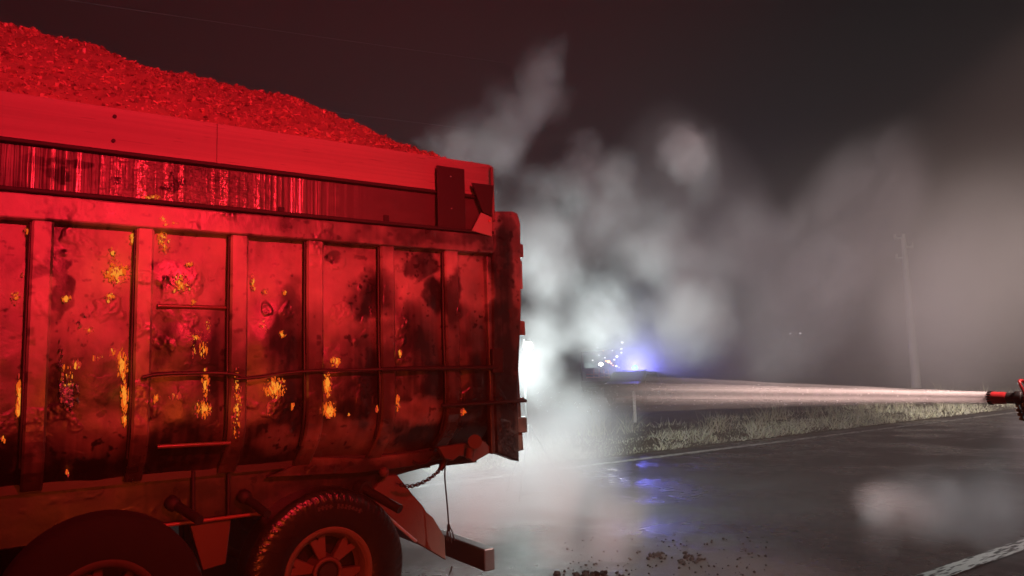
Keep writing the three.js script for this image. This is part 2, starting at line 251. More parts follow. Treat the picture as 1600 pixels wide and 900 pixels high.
// chassis
{
  const z = -4.95, P = (u, v) => side(u, v, z);
  part('chassis_beam', U(plate([P(-160, 790), P(60, 770), P(230, 748), P(400, 735), P(500, 722), P(640, 712), P(720, 716), P(640, 735), P(616, 742), P(612, 790), P(560, 800), P(400, 806), P(240, 818), P(60, 850), P(-160, 880)], z, 0.09, 0.01)), mChassis);
  part('sill_plate', U(plate([side(420, 745, -4.86), side(490, 716, -4.86), side(560, 718, -4.86), side(690, 704, -4.86), side(718, 711, -4.86), side(640, 728, -4.86), side(560, 738, -4.86)], -4.86, 0.05, 0.006)), mRib);
  part('mudguard_arm', U(plate([P(600, 744), P(617, 743), P(640, 772), P(656, 790), P(662, 800), P(672, 808), P(690, 838), P(692, 872), P(652, 848), P(628, 826), P(590, 796), P(566, 780)], z + 0.04, 0.05, 0.006)), new THREE.MeshStandardMaterial({ color: new THREE.Color(0.11, 0.08, 0.065), roughness: 0.7, bumpMap: blistSide, bumpScale: 0.006 }));
  part('beam_flange', rod(side(248, 822, -4.86), side(416, 801, -4.86), 0.011), std([0.22, 0.09, 0.06], 0.35));
  part('far_beam', box(-6, 2.2, 0.92, 1.2, -6.5, -6.4), darkSteel);
  for (const u of [302, 357]) part('cable', rod(side(u, 735, -4.9), side(u, 808, -4.9), 0.012), black);
  part('axle_hanger', U(plate([side(298, 822, -4.9), side(360, 812, -4.9), side(352, 880, -4.9), side(318, 890, -4.9)], -4.9, 0.06)), std([0.07, 0.035, 0.022], 0.5));
  part('mudguard_stay', [rod(side(270, 786, -4.9), side(312, 813, -4.66), 0.028), new THREE.SphereGeometry(0.045, 12, 8).translate(...side(270, 787, -4.88).toArray())], black);
  part('mudguard_stay', [rod(side(382, 776, -4.9), side(418, 804, -4.66), 0.026), new THREE.SphereGeometry(0.045, 12, 8).translate(...side(382, 776, -4.88).toArray())], black);
  part('mudguard_stay', [rod(side(566, 762, -4.88), side(625, 796, -4.6), 0.03), rod(side(562, 764, -4.92), side(572, 766, -4.86), 0.062)], black);
  part('spring_cap', [new THREE.SphereGeometry(0.036, 12, 8).translate(...side(600, 738, -4.84).toArray())], std([0.08, 0.05, 0.04], 0.7));
  part('air_hose', tube([side(645, 721, -4.85), side(655, 725, -4.85), side(668, 722, -4.85), side(677, 712, -4.85)], 0.012, 16), black);
  part('underrun_bar', box(2.77, 2.86, 0.385, 0.54, -6.9, -4.6, 0.012), std([0.16, 0.15, 0.15], 0.28, { metalness: 0.7 }));
  part('lit_gap_strip', tube([side(598, 800, -4.8), side(622, 822, -4.8), side(650, 846, -4.8)], 0.012, 12), std([0.7, 0.7, 0.72], 0.3, { metalness: 0.6 }));  // bright tube imitates the lit gap between tyre and arm
  for (const x of [1.69, 0.42, -0.82]) part('axle', rod(V(x, 0.533, -4.75), V(x, 0.533, -6.95), 0.06), darkSteel);
}
// wheels
const tyreBump = tex(1024, 128, (u, v) => { const lug = Math.sin(u * Math.PI * 2 * 64 + v * 40) > 0 ? 1 : 0, band = sst(0.6, 0.63, v) * sst(0.77, 0.72, v); return 0.4 * fbm(u * 160, v * 24, 4) + 0.6 * fbm(u * 500, v * 60, 2) * lug * band; });
const rubber = new THREE.MeshStandardMaterial({ color: new THREE.Color(0.013, 0.012, 0.012), roughness: 0.3, bumpMap: tyreBump, bumpScale: 0.006 });
const rimPaint = new THREE.MeshStandardMaterial({ color: new THREE.Color(0.15, 0.11, 0.07), roughness: 0.6, bumpMap: blister, bumpScale: 0.01 });
const spokePaint = std([0.13, 0.065, 0.05], 0.6), pit = std(0.008, 0.9);
const shadedRubber = std(0.006, 0.95), shadedPaint = std([0.05, 0.03, 0.025], 0.8);  // darker copies: shade on the other wheels put into the colour
function wheel(x, zc, flip, shaded) {
  const tyreMat = shaded ? shadedRubber : rubber, rimMat = shaded ? shadedPaint : rimPaint, spokeMat = shaded ? shadedPaint : spokePaint;
  const w = new THREE.Group(); w.name = 'wheel'; w.position.set(x, 0.533, zc); if (flip) w.rotation.y = Math.PI; trailer.add(w);
  const prof = [[0.285, -0.13], [0.30, -0.145], [0.36, -0.15], [0.44, -0.15], [0.49, -0.14], [0.518, -0.118], [0.525, -0.09], [0.525, 0.09], [0.518, 0.118], [0.49, 0.14], [0.44, 0.15], [0.36, 0.15], [0.30, 0.145], [0.285, 0.13]].map(([r, z]) => new THREE.Vector2(r, z));
  obj('tyre', new THREE.LatheGeometry(prof, 96).rotateX(Math.PI / 2), tyreMat, w);
  const marks = []; for (let i = 0; i < 12; i++) if (i % 12 !== 4) { const a = 1.75 - i * 0.062; marks.push(new THREE.BoxGeometry(0.013, 0.022 + 0.01 * hash(i, 3), 0.004).translate(0, 0.42, 0.151).rotateZ(a - Math.PI / 2)); marks.push(new THREE.BoxGeometry(0.018, 0.007, 0.004).translate(0.004, 0.41 + 0.014 * hash(i, 8), 0.151).rotateZ(a - Math.PI / 2 - 0.01)); }
  if (!shaded) tag(obj('sidewall_marks', marks, std([0.07, 0.06, 0.055], 0.35), w), null, null, null, 'stuff');
  const rim = [[0.215, 0.02], [0.235, 0.06], [0.24, 0.11], [0.262, 0.13], [0.29, 0.142], [0.292, 0.125], [0.285, -0.12], [0.22, -0.12]].map(([r, z]) => new THREE.Vector2(r, z));
  obj('rim', new THREE.LatheGeometry(rim, 64).rotateX(Math.PI / 2), rimMat, w);
  obj('rim_well', new THREE.CircleGeometry(0.29, 40).translate(0, 0, -0.06), pit, w);
  const hub = obj('hub', [new THREE.CylinderGeometry(0.085, 0.105, 0.14, 28, 1, true).rotateX(Math.PI / 2).translate(0, 0, 0.03), new THREE.TorusGeometry(0.085, 0.014, 8, 28).translate(0, 0, 0.1)], spokeMat, w);
  obj('hub_cap', new THREE.CylinderGeometry(0.072, 0.072, 0.02, 24).rotateX(Math.PI / 2).translate(0, 0, 0.085), pit, hub);
  for (let i = 0; i < 6; i++) {
    const s = new THREE.Shape([[-0.02, 0.09], [0.02, 0.09], [0.055, 0.236], [0.02, 0.228], [0, 0.2], [-0.02, 0.228], [-0.055, 0.236]].map((p) => new THREE.Vector2(...p)));
    obj('spoke', new THREE.ExtrudeGeometry(s, { depth: 0.05, bevelSize: 0.006, bevelThickness: 0.006, bevelSegments: 1 }).translate(0, 0, 0.01).rotateZ(i * Math.PI / 3 + 0.25), spokeMat, w);
  }
  return w;
}
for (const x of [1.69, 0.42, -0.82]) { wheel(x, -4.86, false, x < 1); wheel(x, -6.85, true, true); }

// emissive flakes that imitate amber lamp reflections on the wet panels
{
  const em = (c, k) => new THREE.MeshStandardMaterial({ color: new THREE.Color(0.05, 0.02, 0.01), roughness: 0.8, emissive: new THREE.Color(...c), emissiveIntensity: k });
  const GLINT = [em([1, 0.32, 0.03], 0.85), em([1, 0.14, 0.012], 0.7), em([0.8, 0.04, 0.025], 0.5)];
  const foil = std([0.75, 0.78, 0.85], 0.25, { metalness: 1 });
  function patch(u, v, w, h, n, brightness, z = -4.628, size = 5, mats = GLINT, name = 'painted_glint') {
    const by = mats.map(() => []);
    if (n > 35 && mats === GLINT) { const c = side(u, v, z), l = new THREE.PointLight(new THREE.Color(1, 0.2, 0.025), 0.012 * Math.min(1.6, n / 36) * Math.min(1, brightness), 0, 2); l.name = 'glint_fill'; l.position.set(c.x, c.y, z + tuck(c.y) + 0.09); l.castShadow = true; l.shadow.radius = 2; scene.add(l); }  // point light added for a warm glow round the imitated reflections
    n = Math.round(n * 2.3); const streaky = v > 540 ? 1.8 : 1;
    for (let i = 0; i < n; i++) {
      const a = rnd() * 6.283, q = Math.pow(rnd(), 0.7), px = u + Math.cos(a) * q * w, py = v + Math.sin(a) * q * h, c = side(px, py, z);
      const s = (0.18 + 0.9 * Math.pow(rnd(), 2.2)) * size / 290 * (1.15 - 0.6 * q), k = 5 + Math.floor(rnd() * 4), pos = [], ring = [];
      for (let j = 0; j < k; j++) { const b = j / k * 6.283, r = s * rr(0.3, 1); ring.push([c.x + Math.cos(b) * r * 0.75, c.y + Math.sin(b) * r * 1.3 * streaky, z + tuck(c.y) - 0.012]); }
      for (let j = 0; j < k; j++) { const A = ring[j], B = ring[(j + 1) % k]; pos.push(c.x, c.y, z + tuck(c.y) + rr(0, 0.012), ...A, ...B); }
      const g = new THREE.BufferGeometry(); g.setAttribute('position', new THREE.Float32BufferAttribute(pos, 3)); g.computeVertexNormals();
      let m = q < 0.36 * brightness ? 0 : q < 0.8 * brightness ? 1 : 2; if (rnd() < 0.25) m = Math.floor(rnd() * 3); by[Math.min(m, mats.length - 1)].push(g);
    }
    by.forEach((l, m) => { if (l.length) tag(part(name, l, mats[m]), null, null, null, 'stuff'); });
  }
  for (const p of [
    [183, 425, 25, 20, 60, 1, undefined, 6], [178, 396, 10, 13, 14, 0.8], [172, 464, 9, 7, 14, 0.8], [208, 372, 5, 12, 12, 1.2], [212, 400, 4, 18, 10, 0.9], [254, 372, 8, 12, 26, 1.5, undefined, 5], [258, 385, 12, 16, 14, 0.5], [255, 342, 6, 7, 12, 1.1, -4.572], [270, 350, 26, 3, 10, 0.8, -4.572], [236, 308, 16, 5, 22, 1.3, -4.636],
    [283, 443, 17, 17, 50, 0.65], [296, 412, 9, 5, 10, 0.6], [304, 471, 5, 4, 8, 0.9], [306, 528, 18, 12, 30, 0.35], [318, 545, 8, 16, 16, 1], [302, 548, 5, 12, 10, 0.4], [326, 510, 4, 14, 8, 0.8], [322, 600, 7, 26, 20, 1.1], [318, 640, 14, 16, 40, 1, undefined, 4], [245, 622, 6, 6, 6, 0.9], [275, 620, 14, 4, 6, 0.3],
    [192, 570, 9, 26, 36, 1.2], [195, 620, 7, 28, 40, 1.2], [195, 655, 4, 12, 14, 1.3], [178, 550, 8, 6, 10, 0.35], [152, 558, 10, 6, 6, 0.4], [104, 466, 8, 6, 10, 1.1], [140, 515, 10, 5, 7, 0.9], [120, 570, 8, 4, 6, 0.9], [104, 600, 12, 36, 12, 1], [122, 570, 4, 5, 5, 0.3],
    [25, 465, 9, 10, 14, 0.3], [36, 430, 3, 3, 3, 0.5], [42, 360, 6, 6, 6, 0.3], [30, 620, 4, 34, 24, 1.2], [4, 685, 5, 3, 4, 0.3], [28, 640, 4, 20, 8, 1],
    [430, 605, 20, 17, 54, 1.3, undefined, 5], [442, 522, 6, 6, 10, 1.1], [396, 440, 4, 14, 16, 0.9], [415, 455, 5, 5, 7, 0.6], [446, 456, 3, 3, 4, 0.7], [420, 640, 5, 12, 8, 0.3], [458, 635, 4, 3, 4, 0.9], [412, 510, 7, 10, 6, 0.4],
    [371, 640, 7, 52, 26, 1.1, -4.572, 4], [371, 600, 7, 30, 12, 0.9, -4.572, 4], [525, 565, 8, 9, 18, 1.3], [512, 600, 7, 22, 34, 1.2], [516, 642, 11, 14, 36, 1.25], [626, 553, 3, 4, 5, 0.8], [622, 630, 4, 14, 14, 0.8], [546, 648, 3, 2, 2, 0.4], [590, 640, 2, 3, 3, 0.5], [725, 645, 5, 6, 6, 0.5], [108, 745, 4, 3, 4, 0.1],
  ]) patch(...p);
  patch(108, 615, 16, 24, 44, 1, -4.62, 8, [foil], 'added_glint_flake');  // metal flakes added to mirror lamplight as pale wet glints
  patch(96, 570, 6, 40, 20, 1, -4.62, 5, [foil], 'added_glint_flake');
  patch(125, 505, 24, 34, 14, 1, -4.63, 6, [foil], 'added_glint_flake');
}
// ------------------------------------------------------------------ load of chips above the boards
{
  const ridge = [[-6, 4.3], [-0.3, 4.32], [0.24, 4.24], [0.78, 4.18], [1.23, 4.14], [1.78, 4.11], [2.22, 3.97], [2.6, 3.82], [2.95, 3.62], [3.02, 3.5]];
  const top = (x) => { for (let i = 1; i < ridge.length; i++) if (x <= ridge[i][0]) { const [a, p] = ridge[i - 1], [b, q] = ridge[i]; return mix(p, q, (x - a) / (b - a)); } return 3.5; };
  const hgt = (x, z) => { const d = Math.abs(z + 5.8) / 1.16, edge = 3.3 + 0.02 * sst(1, 3, x), t = top(x); return mix(t, edge, Math.min(1, Math.pow(d * d + 0.012, 0.5))) + (fbm(x * 3, z * 3, 3) - 0.5) * 0.1 + (fbm(x * 22, z * 22, 3) - 0.5) * 0.05 - 0.06 * sst(0.55, 0.75, fbm(x * 1.6 + 5, z * 1.6, 2)); };
  const g = new THREE.PlaneGeometry(9, 2.36, 420, 110).rotateX(-Math.PI / 2).translate(-1.5, 0, -5.845), p = g.attributes.position;
  for (let i = 0; i < p.count; i++) p.setY(i, hgt(p.getX(i), p.getZ(i)));
  g.computeVertexNormals();
  const heap = thing('chip_heap', 'heap of loose chips piled above the trailer side boards', 'load'); tag(heap, null, null, null, 'stuff');
  const uvw = worldUV(g, 0, 0, 1, 1);
  obj('heap_surface', uvw, new THREE.MeshStandardMaterial({ color: new THREE.Color(0.36, 0.22, 0.17), roughness: 0.85 }), heap);
  const chip = new THREE.BoxGeometry(1, 0.28, 0.5), N = 16000, I = new THREE.InstancedMesh(chip, new THREE.MeshStandardMaterial({ color: new THREE.Color(0.55, 0.38, 0.3), roughness: 0.4 }), N), M4 = new THREE.Matrix4(), q = new THREE.Quaternion(), col = new THREE.Color();
  for (let i = 0; i < N; i++) {
    const x = rr(-1.2, 3.0), z = rr(-5.95, -4.68), s = 0.006 + 0.034 * Math.pow(rnd(), 5);
    q.setFromEuler(new THREE.Euler(rr(-1, 1), rr(0, 6.28), rr(-1, 1)));
    I.setMatrixAt(i, M4.compose(V(x, hgt(x, z) + s * 0.15, z), q, V(s, s, s)));
    const k = rr(0.35, 1.15) * (rnd() < 0.04 ? 1.5 : 1); I.setColorAt(i, col.setRGB(k, k * rr(0.8, 1), k * rr(0.7, 1)));
  }
  I.name = 'chips'; I.castShadow = I.receiveShadow = true; tag(I, null, null, null, 'stuff'); heap.add(I);
}
// chain and rope under the tail
{
  const z = -4.75, P = (u, v, zz = z) => side(u, v, zz), pts = [P(693, 722), P(686, 735), P(672, 747), P(655, 756), P(638, 760), P(622, 756)], c = new THREE.CatmullRomCurve3(pts), links = [], steel = std([0.015, 0.015, 0.015], 0.6);
  const chain = thing('chain', 'steel chain sagging below the tail of the trailer', 'chain');
  const N = 20; for (let i = 0; i < N; i++) { const t = (i + 0.5) / N, p = c.getPoint(t), d = c.getTangent(t), g = new THREE.TorusGeometry(0.012, 0.004, 6, 12).scale(1.5, 1, 1); g.rotateX(i % 2 ? Math.PI / 2 : 0); g.applyQuaternion(new THREE.Quaternion().setFromUnitVectors(V(1, 0, 0), d)); obj('link', g.translate(p.x, p.y, p.z), steel, chain); }
  obj('shackle', [rod(P(688, 734), P(697, 716), 0.02)], steel, chain);
  const rope = thing('rope', 'thin frayed rope hanging from the trailer tail onto the underrun bar', 'rope'), fib = std([0.015, 0.014, 0.013], 0.95);
  obj('strand', tube([P(696, 716), P(695, 745), P(698, 780), P(701, 818)], 0.0055, 24), fib, rope);
  obj('knot', [new THREE.SphereGeometry(0.018, 10, 8).scale(0.7, 1.6, 0.7).translate(...P(701, 824).toArray())], fib, rope);
  const tails = []; for (const [u, v] of [[697, 843], [700, 846], [705, 848], [710, 846], [702, 840]]) tails.push(tube([P(701, 820), P((u + 701) / 2 + rr(-2, 2), 832), P(u, v)], 0.0045, 8, 5));
  tails.push(tube([P(705, 893), P(706, 884), P(702, 898)], 0.005, 8, 5));
  tag(obj('frayed_end', tails, fib, rope), null, null, null, 'stuff');
}

// ------------------------------------------------------------------ lamps and what carries them
function glow(c, k) { return new THREE.MeshStandardMaterial({ color: new THREE.Color(0.1, 0.1, 0.1), roughness: 0.5, emissive: new THREE.Color(...c), emissiveIntensity: k }); }
{ // floodlight on a tripod beyond the trailer
  const A = at(825, 541, 10.8), B = at(823, 598, 10.8), foot = V(A.x - 0.02, 0, A.z);
  const t = thing('floodlight_tripod', 'tripod with two white globe lamps glowing beside the trailer tail', 'floodlight', foot.toArray());
  obj('mast', rod(V(0.03, 0.6, -0.12), V(0.03, A.y + 0.12, -0.12), 0.012), black, t);
  for (let i = 0; i < 3; i++) { const a = i * 2.094 + 0.4; obj('leg', rod(V(0, 1.0, 0), V(Math.cos(a) * 0.55, 0, Math.sin(a) * 0.55), 0.012), black, t); }
  for (const [p, r, key, k] of [[A, 0.075, 'flood', 5], [B, 0.04, 'flood2', 4]]) {
    const g = new THREE.Group(); g.name = 'lamp_head'; g.position.copy(p).sub(foot); t.add(g);
    obj('lamp_cap', new THREE.CylinderGeometry(r * 0.5, r * 0.75, r * 0.5, 20).translate(0, r * 1.1, 0), darkSteel, g);
    obj('lamp_globe', new THREE.SphereGeometry(r, 24, 16), glow(LAMPS[key][1], k), g);
    lamp(key, p.toArray(), null, 0, 0, 4);
  }
}
function beacon(name, label, key, pos, r, bulb, target, angle, group) { // lamp head on a plain mast
  const t = thing(name, label, 'beacon', [pos[0], 0, pos[2]], group);
  obj('mast', rod(V(0, 0, 0), V(0, pos[1] - r * 1.3, 0), 0.04), darkSteel, t);
  obj('mast_base', new THREE.CylinderGeometry(0.25, 0.3, 0.08, 20).translate(0, 0.04, 0), darkSteel, t);
  obj('lamp_base', new THREE.CylinderGeometry(r * 0.9, r, r * 0.5, 20).translate(0, pos[1] - r * 1.15, 0), darkSteel, t);
  obj('lamp_dome', new THREE.SphereGeometry(r, 24, 16).translate(0, pos[1], 0), glow(LAMPS[key][1], bulb), t);
  lamp(key, pos, target, angle, key === 'red' ? 1 : 0.6, 4);
}
beacon('red_beacon', 'red emergency beacon on a mast facing the trailer', 'red', [1.25, 3.95, 1.1], 0.12, 6, [0.65, 3.3, -4.6], 0.6);
beacon('amber_beacon', 'low amber lamp on a mast facing the trailer wheels', 'amber', [0.35, 1.55, 1.6], 0.08, 4, [1.8, 1.0, -4.6], 0.42);
beacon('work_lamp', 'warm white work lamp on a mast lighting the open lane', 'work', [9.5, 4.2, 3], 0.12, 6, [13.5, 1.0, -13], 0.8);

beacon('search_lamp', 'tall search lamp added out of view to light the utility pole and haze', 'search', [9.8, 3.0, 3.4], 0.14, 6, [42, 3.2, -24], 0.33);  // unseen lamp, added to brighten the pole and the haze
beacon('hand_lamp', 'small pinkish lamp added out of view above the nozzle to light the water jet', 'hand', [5.3, 4.7, -0.2], 0.07, 5, [4.6, 1.5, -3.1], 0.33);  // unseen lamp, added to brighten the jet
// utility pole
{
  const b = ground(1432, 606), t = thing('utility_pole', 'pale concrete utility pole with three short brackets beyond the verge', 'utility pole', [b.x, 0, b.z]), m = std([0.52, 0.49, 0.45], 0.8), d = Math.hypot(b.x, b.z), top = at(1410, 366, d).y;
  obj('shaft', new THREE.CylinderGeometry(0.13, 0.27, top, 14).translate(0, top / 2, 0), m, t);
  const rx = V(0.83, 0, 0.55);
  for (const [v, s] of [[372, -1], [386, 1], [403, -1]]) { const y = at(1412, v, d).y, br = obj('bracket_arm', rod(V(0, y, 0), V(rx.x * s * 0.55, y, rx.z * s * 0.55), 0.06), m, t); obj('insulator', new THREE.CylinderGeometry(0.05, 0.07, 0.22, 10).translate(rx.x * s * 0.5, y + 0.14, rx.z * s * 0.5), std([0.5, 0.45, 0.4], 0.4), br); }
  const w = std(0.25, 0.6);
  [[[437, 44, 26], [665, 79, 34]], [[540, 173, 26], [700, 196, 36]]].forEach(([p, q], i) => { const A = at(...p), B = at(...q), e = B.clone().sub(A); const C = B.clone().addScaledVector(e, 0.9); A.addScaledVector(e, -3); tag(obj('overhead_cable', tube([A, A.clone().lerp(C, 0.5).add(V(0, -0.12, 0)), C], 0.012, 30, 5), w), i ? 'lower overhead cable, passing just above the end of the chip heap' : 'upper overhead cable, high in the dark sky over the chip heap', 'cable'); });
}
// marker post
{
  const b = ground(993, 668), d = Math.hypot(b.x, b.z), h = at(993, 611, d).y, t = thing('marker_post', 'slim white roadside marker post in the dry grass', 'marker post', [b.x, 0.1, b.z]);
  obj('post', box(-0.05, 0.05, 0, h - 0.1, -0.02, 0.02, 0.012), std([0.75, 0.76, 0.74], 0.5), t);
  obj('reflector', box(-0.028, 0.028, h - 0.36, h - 0.2, 0.021, 0.027, 0.002), std([0.5, 0.5, 0.55], 0.2), t);
}
// police car with a blue lamp
{
  const B = at(992, 575, 38), t = thing('patrol_car', 'dark patrol car with a lit blue roof lamp beyond the verge', 'car', [B.x, 0, B.z]), body = std([0.03, 0.035, 0.06], 0.3), glass = std(0.02, 0.1), y = B.y;
  const prof = [[-2.2, 0.35], [2.2, 0.35], [2.25, 0.75], [1.35, 0.92], [0.75, 1.42], [-0.9, 1.45], [-1.7, 0.98], [-2.25, 0.9]].map((p) => new THREE.Vector2(...p));
  t.rotation.y = 0.5;
  obj('car_body', new THREE.ExtrudeGeometry(new THREE.Shape(prof), { depth: 1.6, bevelSize: 0.06, bevelThickness: 0.08, bevelSegments: 2 }).translate(0, 0, -0.8), body, t);
  obj('side_window', plate([[-1.4, 1.0], [1.05, 0.98], [0.65, 1.36], [-0.85, 1.38]], 0.895, 0.02, 0.004), glass, t);
  for (const [x, z] of [[-1.4, 0.8], [1.4, 0.8], [-1.4, -0.8], [1.4, -0.8]]) { const w = obj('wheel', new THREE.CylinderGeometry(0.33, 0.33, 0.22, 24).rotateX(Math.PI / 2).translate(x, 0.33, z * 1.02), black, t); obj('rim', new THREE.CylinderGeometry(0.19, 0.19, 0.24, 16).rotateX(Math.PI / 2).translate(x, 0.33, z * 1.02), greySteel, w); }
  for (const z of [-0.55, 0.55]) obj('headlight', box(2.22, 2.3, 0.6, 0.74, z - 0.16, z + 0.16, 0.02), std(0.5, 0.2), t);
  obj('light_bar', box(-0.25, 0.1, 1.5, 1.58, -0.6, 0.6, 0.03), black, t);
  obj('blue_lamp', new THREE.SphereGeometry(0.15, 20, 14).translate(0, y, 0), glow([0.03, 0.28, 1], 6), t);
  lamp('blue', [B.x, y, B.z], null, 0, 0, 6);
}
// far emergency lorry, all that shows are its lamps and reflective stripes
{
  const C = at(935, 572, 52), t = thing('far_lorry', 'distant lorry speckled with small white and orange lamps left of the blue lamp', 'lorry', [C.x, 0, C.z]), yaw = Math.atan2(-C.x, -C.z); t.rotation.y = yaw;
  const loc = (u, v) => { const p = at(u, v, 51.2); return t.worldToLocal(p); }; t.updateMatrixWorld(true);
  obj('cab', box(-1.2, 1.2, 0.5, 2.9, -4.5, 0.0, 0.08), std([0.1, 0.02, 0.02], 0.4), t);
  obj('windscreen', box(-1.0, 1.0, 1.7, 2.6, 0.0, 0.03, 0.01), std(0.02, 0.1), t);
  obj('bumper', box(-1.25, 1.25, 0.4, 0.8, 0.02, 0.18, 0.04), black, t);
  for (const x of [-1.05, 1.05]) obj('wheel', new THREE.CylinderGeometry(0.5, 0.5, 0.3, 24).rotateZ(Math.PI / 2).translate(x, 0.5, -0.9), black, t);
  const pts = [[939, 569, 0.12, 'w', 16], [951, 565, 0.09, 'o', 6], [955, 568, 0.05, 'o', 5], [960, 562, 0.05, 'w', 3], [964, 557, 0.07, 'w', 4], [947, 564, 0.04, 'o', 5], [972, 535, 0.07, 'w', 3], [971, 545, 0.06, 'w', 3], [971, 551, 0.05, 'w', 3], [963, 572, 0.06, 'w', 3.5], [957, 548, 0.04, 'w', 2], [932, 538, 0.04, 'w', 1.5], [933, 543, 0.04, 'w', 1.5], [926, 563, 0.05, 'w', 1.5], [936, 555, 0.03, 'w', 1.5], [945, 559, 0.04, 'w', 2], [958, 571, 0.04, 'o', 3], [943, 548, 0.03, 'o', 2], [967, 574, 0.04, 'w', 2]];
  for (const [u, v, r, c, k] of pts) { const p = loc(u, v); obj(r > 0.1 ? 'headlight' : 'marker_lamp', new THREE.SphereGeometry(r, 12, 8).scale(1.3, 1, 1).translate(p.x, p.y, p.z), glow(c === 'w' ? [1, 0.96, 0.98] : [1, 0.42, 0.12], k), t); }
  const h = at(939, 569, 50.6); lamp('head', h.toArray(), h.clone().add(V(-C.x, -1, -C.z + 4)).toArray(), 0.5, 0.6, 5);
  const stripe = glow([1, 0.3, 0.15], 0.9), fence = thing('barrier_fence', 'orange reflective barrier below the far lorry lamps', 'barrier', [C.x, 0, C.z]); fence.rotation.y = yaw; fence.updateMatrixWorld(true);
  const L2 = (u, v) => fence.worldToLocal(at(u, v, 50)); const fm = std([0.85, 0.3, 0.15], 0.5);
  for (const u of [928, 936, 943, 950]) obj('post', rod(L2(u, 577), L2(u + (u > 940 ? 2 : 0), 591), 0.04), fm, fence);
  for (const v of [584, 589]) obj('rail', rod(L2(916, v + 1), L2(953, v), 0.05), fm, fence);
}
// two pinprick lamps on the far ridge
[[1235, 521, 'dim white lamp far off, left one of the pair on the dark skyline'], [1250, 521, 'dim white lamp far off, right one of the pair on the dark skyline']].forEach(([u, v, label]) => { const p = at(u, v, 170), t = thing('distant_lamp', label, 'street lamp', [p.x, 0, p.z]); obj('post', rod(V(0, 0, 0), V(0, p.y - 0.1, 0), 0.08), darkSteel, t); obj('lamp_globe', new THREE.SphereGeometry(0.2, 10, 8).translate(0, p.y, 0), glow([1, 0.9, 0.95], 4), t); });

// ------------------------------------------------------------------ verge plants and debris
{
  const blade = (() => { const g = new THREE.PlaneGeometry(0.02, 1, 1, 4).translate(0, 0.5, 0), p = g.attributes.position; for (let i = 0; i < p.count; i++) { const y = p.getY(i); p.setX(i, p.getX(i) * (1 - 0.85 * y)); p.setZ(i, 0.35 * y * y); } g.computeVertexNormals(); return g; })();
  const mk = (name, N, place, m) => { const I = new THREE.InstancedMesh(blade, m, N), M4 = new THREE.Matrix4(), q = new THREE.Quaternion(), c = new THREE.Color(); for (let i = 0; i < N; i++) { const [x, z, h, lean, w] = place(i); q.setFromEuler(new THREE.Euler(rr(-lean, lean), rr(0, 6.283), rr(-lean, lean), 'YXZ')); I.setMatrixAt(i, M4.compose(V(x, verge(x, z) - 0.04, z), q, V(w, h, h))); const k = rr(0.5, 1.2); I.setColorAt(i, c.setRGB(k, k * rr(0.9, 1.05), k * rr(0.7, 0.95))); } I.name = name; I.castShadow = I.receiveShadow = true; return I; };
  const straw = new THREE.MeshPhysicalMaterial({ color: new THREE.Color(0.62, 0.64, 0.58), roughness: 0.8, side: THREE.DoubleSide });
  const g = mk('dry_grass', 26000, () => { const x = 6 + 40 * Math.pow(rnd(), 1.4), c = fbm(x * 0.8, 3, 3); let z = -11.5 - Math.abs(gauss()) * 0.7; if (rnd() < 0.3) z = rr(-15, -11.6); const p = sst(0.38, 0.62, fbm(x * 0.7 + 9, z * 0.9, 3)); return [x, z, rr(0.05, 0.2) * (0.35 + p), 1.0, rr(0.5, 1.1)]; }, straw);
  tag(g, 'low dry grass along the verge beyond the far edge line', 'grass', null, 'stuff'); scene.add(g);
  const r = mk('dry_reeds', 900, () => { const x = rr(11, 30), c = Math.floor(x / 0.9), cx = (c + hash(c, 1)) * 0.9, k = hash(c, 7); return [cx + gauss() * 0.12, -12.1 - 2.2 * hash(c, 5) + gauss() * 0.1, rr(0.25, 0.75) * (0.5 + k), 0.6, rr(0.5, 0.9)]; }, std([0.5, 0.49, 0.42], 0.8, { side: THREE.DoubleSide }));
  tag(r, 'tall bent reed stalks rising from the verge grass', 'reeds', null, 'stuff'); scene.add(r);
}
{
  const lump = (s) => { const g = new THREE.IcosahedronGeometry(s, 1), p = g.attributes.position; for (let i = 0; i < p.count; i++) { const v = V(p.getX(i), p.getY(i), p.getZ(i)); const k = 0.6 + 0.8 * vn(v.x / s * 2 + 7, v.y / s * 2 + v.z / s * 1.7); p.setXYZ(i, v.x * k, v.y * k * 0.6, v.z * k); } g.computeVertexNormals(); return g; };
  const N = 220, I = new THREE.InstancedMesh(lump(1), std([0.012, 0.011, 0.01], 0.95), N), M4 = new THREE.Matrix4(), q = new THREE.Quaternion();
  for (let i = 0; i < N; i++) {
    let p, s;
    if (i < 30) { p = ground(930 + gauss() * 28, 896 + Math.abs(gauss()) * 8); s = rr(0.01, 0.036); }
    else if (i < 50) { p = ground(1028 + gauss() * 8, 869 + gauss() * 3); s = rr(0.008, 0.025); }
    else if (i < 80) { p = ground(1080 + gauss() * 14, 873 + gauss() * 4); s = rr(0.008, 0.026); }
    else { p = ground(rr(880, 1200), rr(840, 900)); s = rr(0.004, 0.014); }
    q.setFromEuler(new THREE.Euler(rnd() * 6, rnd() * 6, rnd() * 6)); I.setMatrixAt(i, M4.compose(V(p.x, s * 0.3 + 0.002, p.z), q, V(s, s, s)));
  }
  I.name = 'burnt_debris'; I.castShadow = I.receiveShadow = true; tag(I, 'black burnt crumbs scattered on the wet road behind the wheels', 'debris', null, 'stuff'); scene.add(I);
}

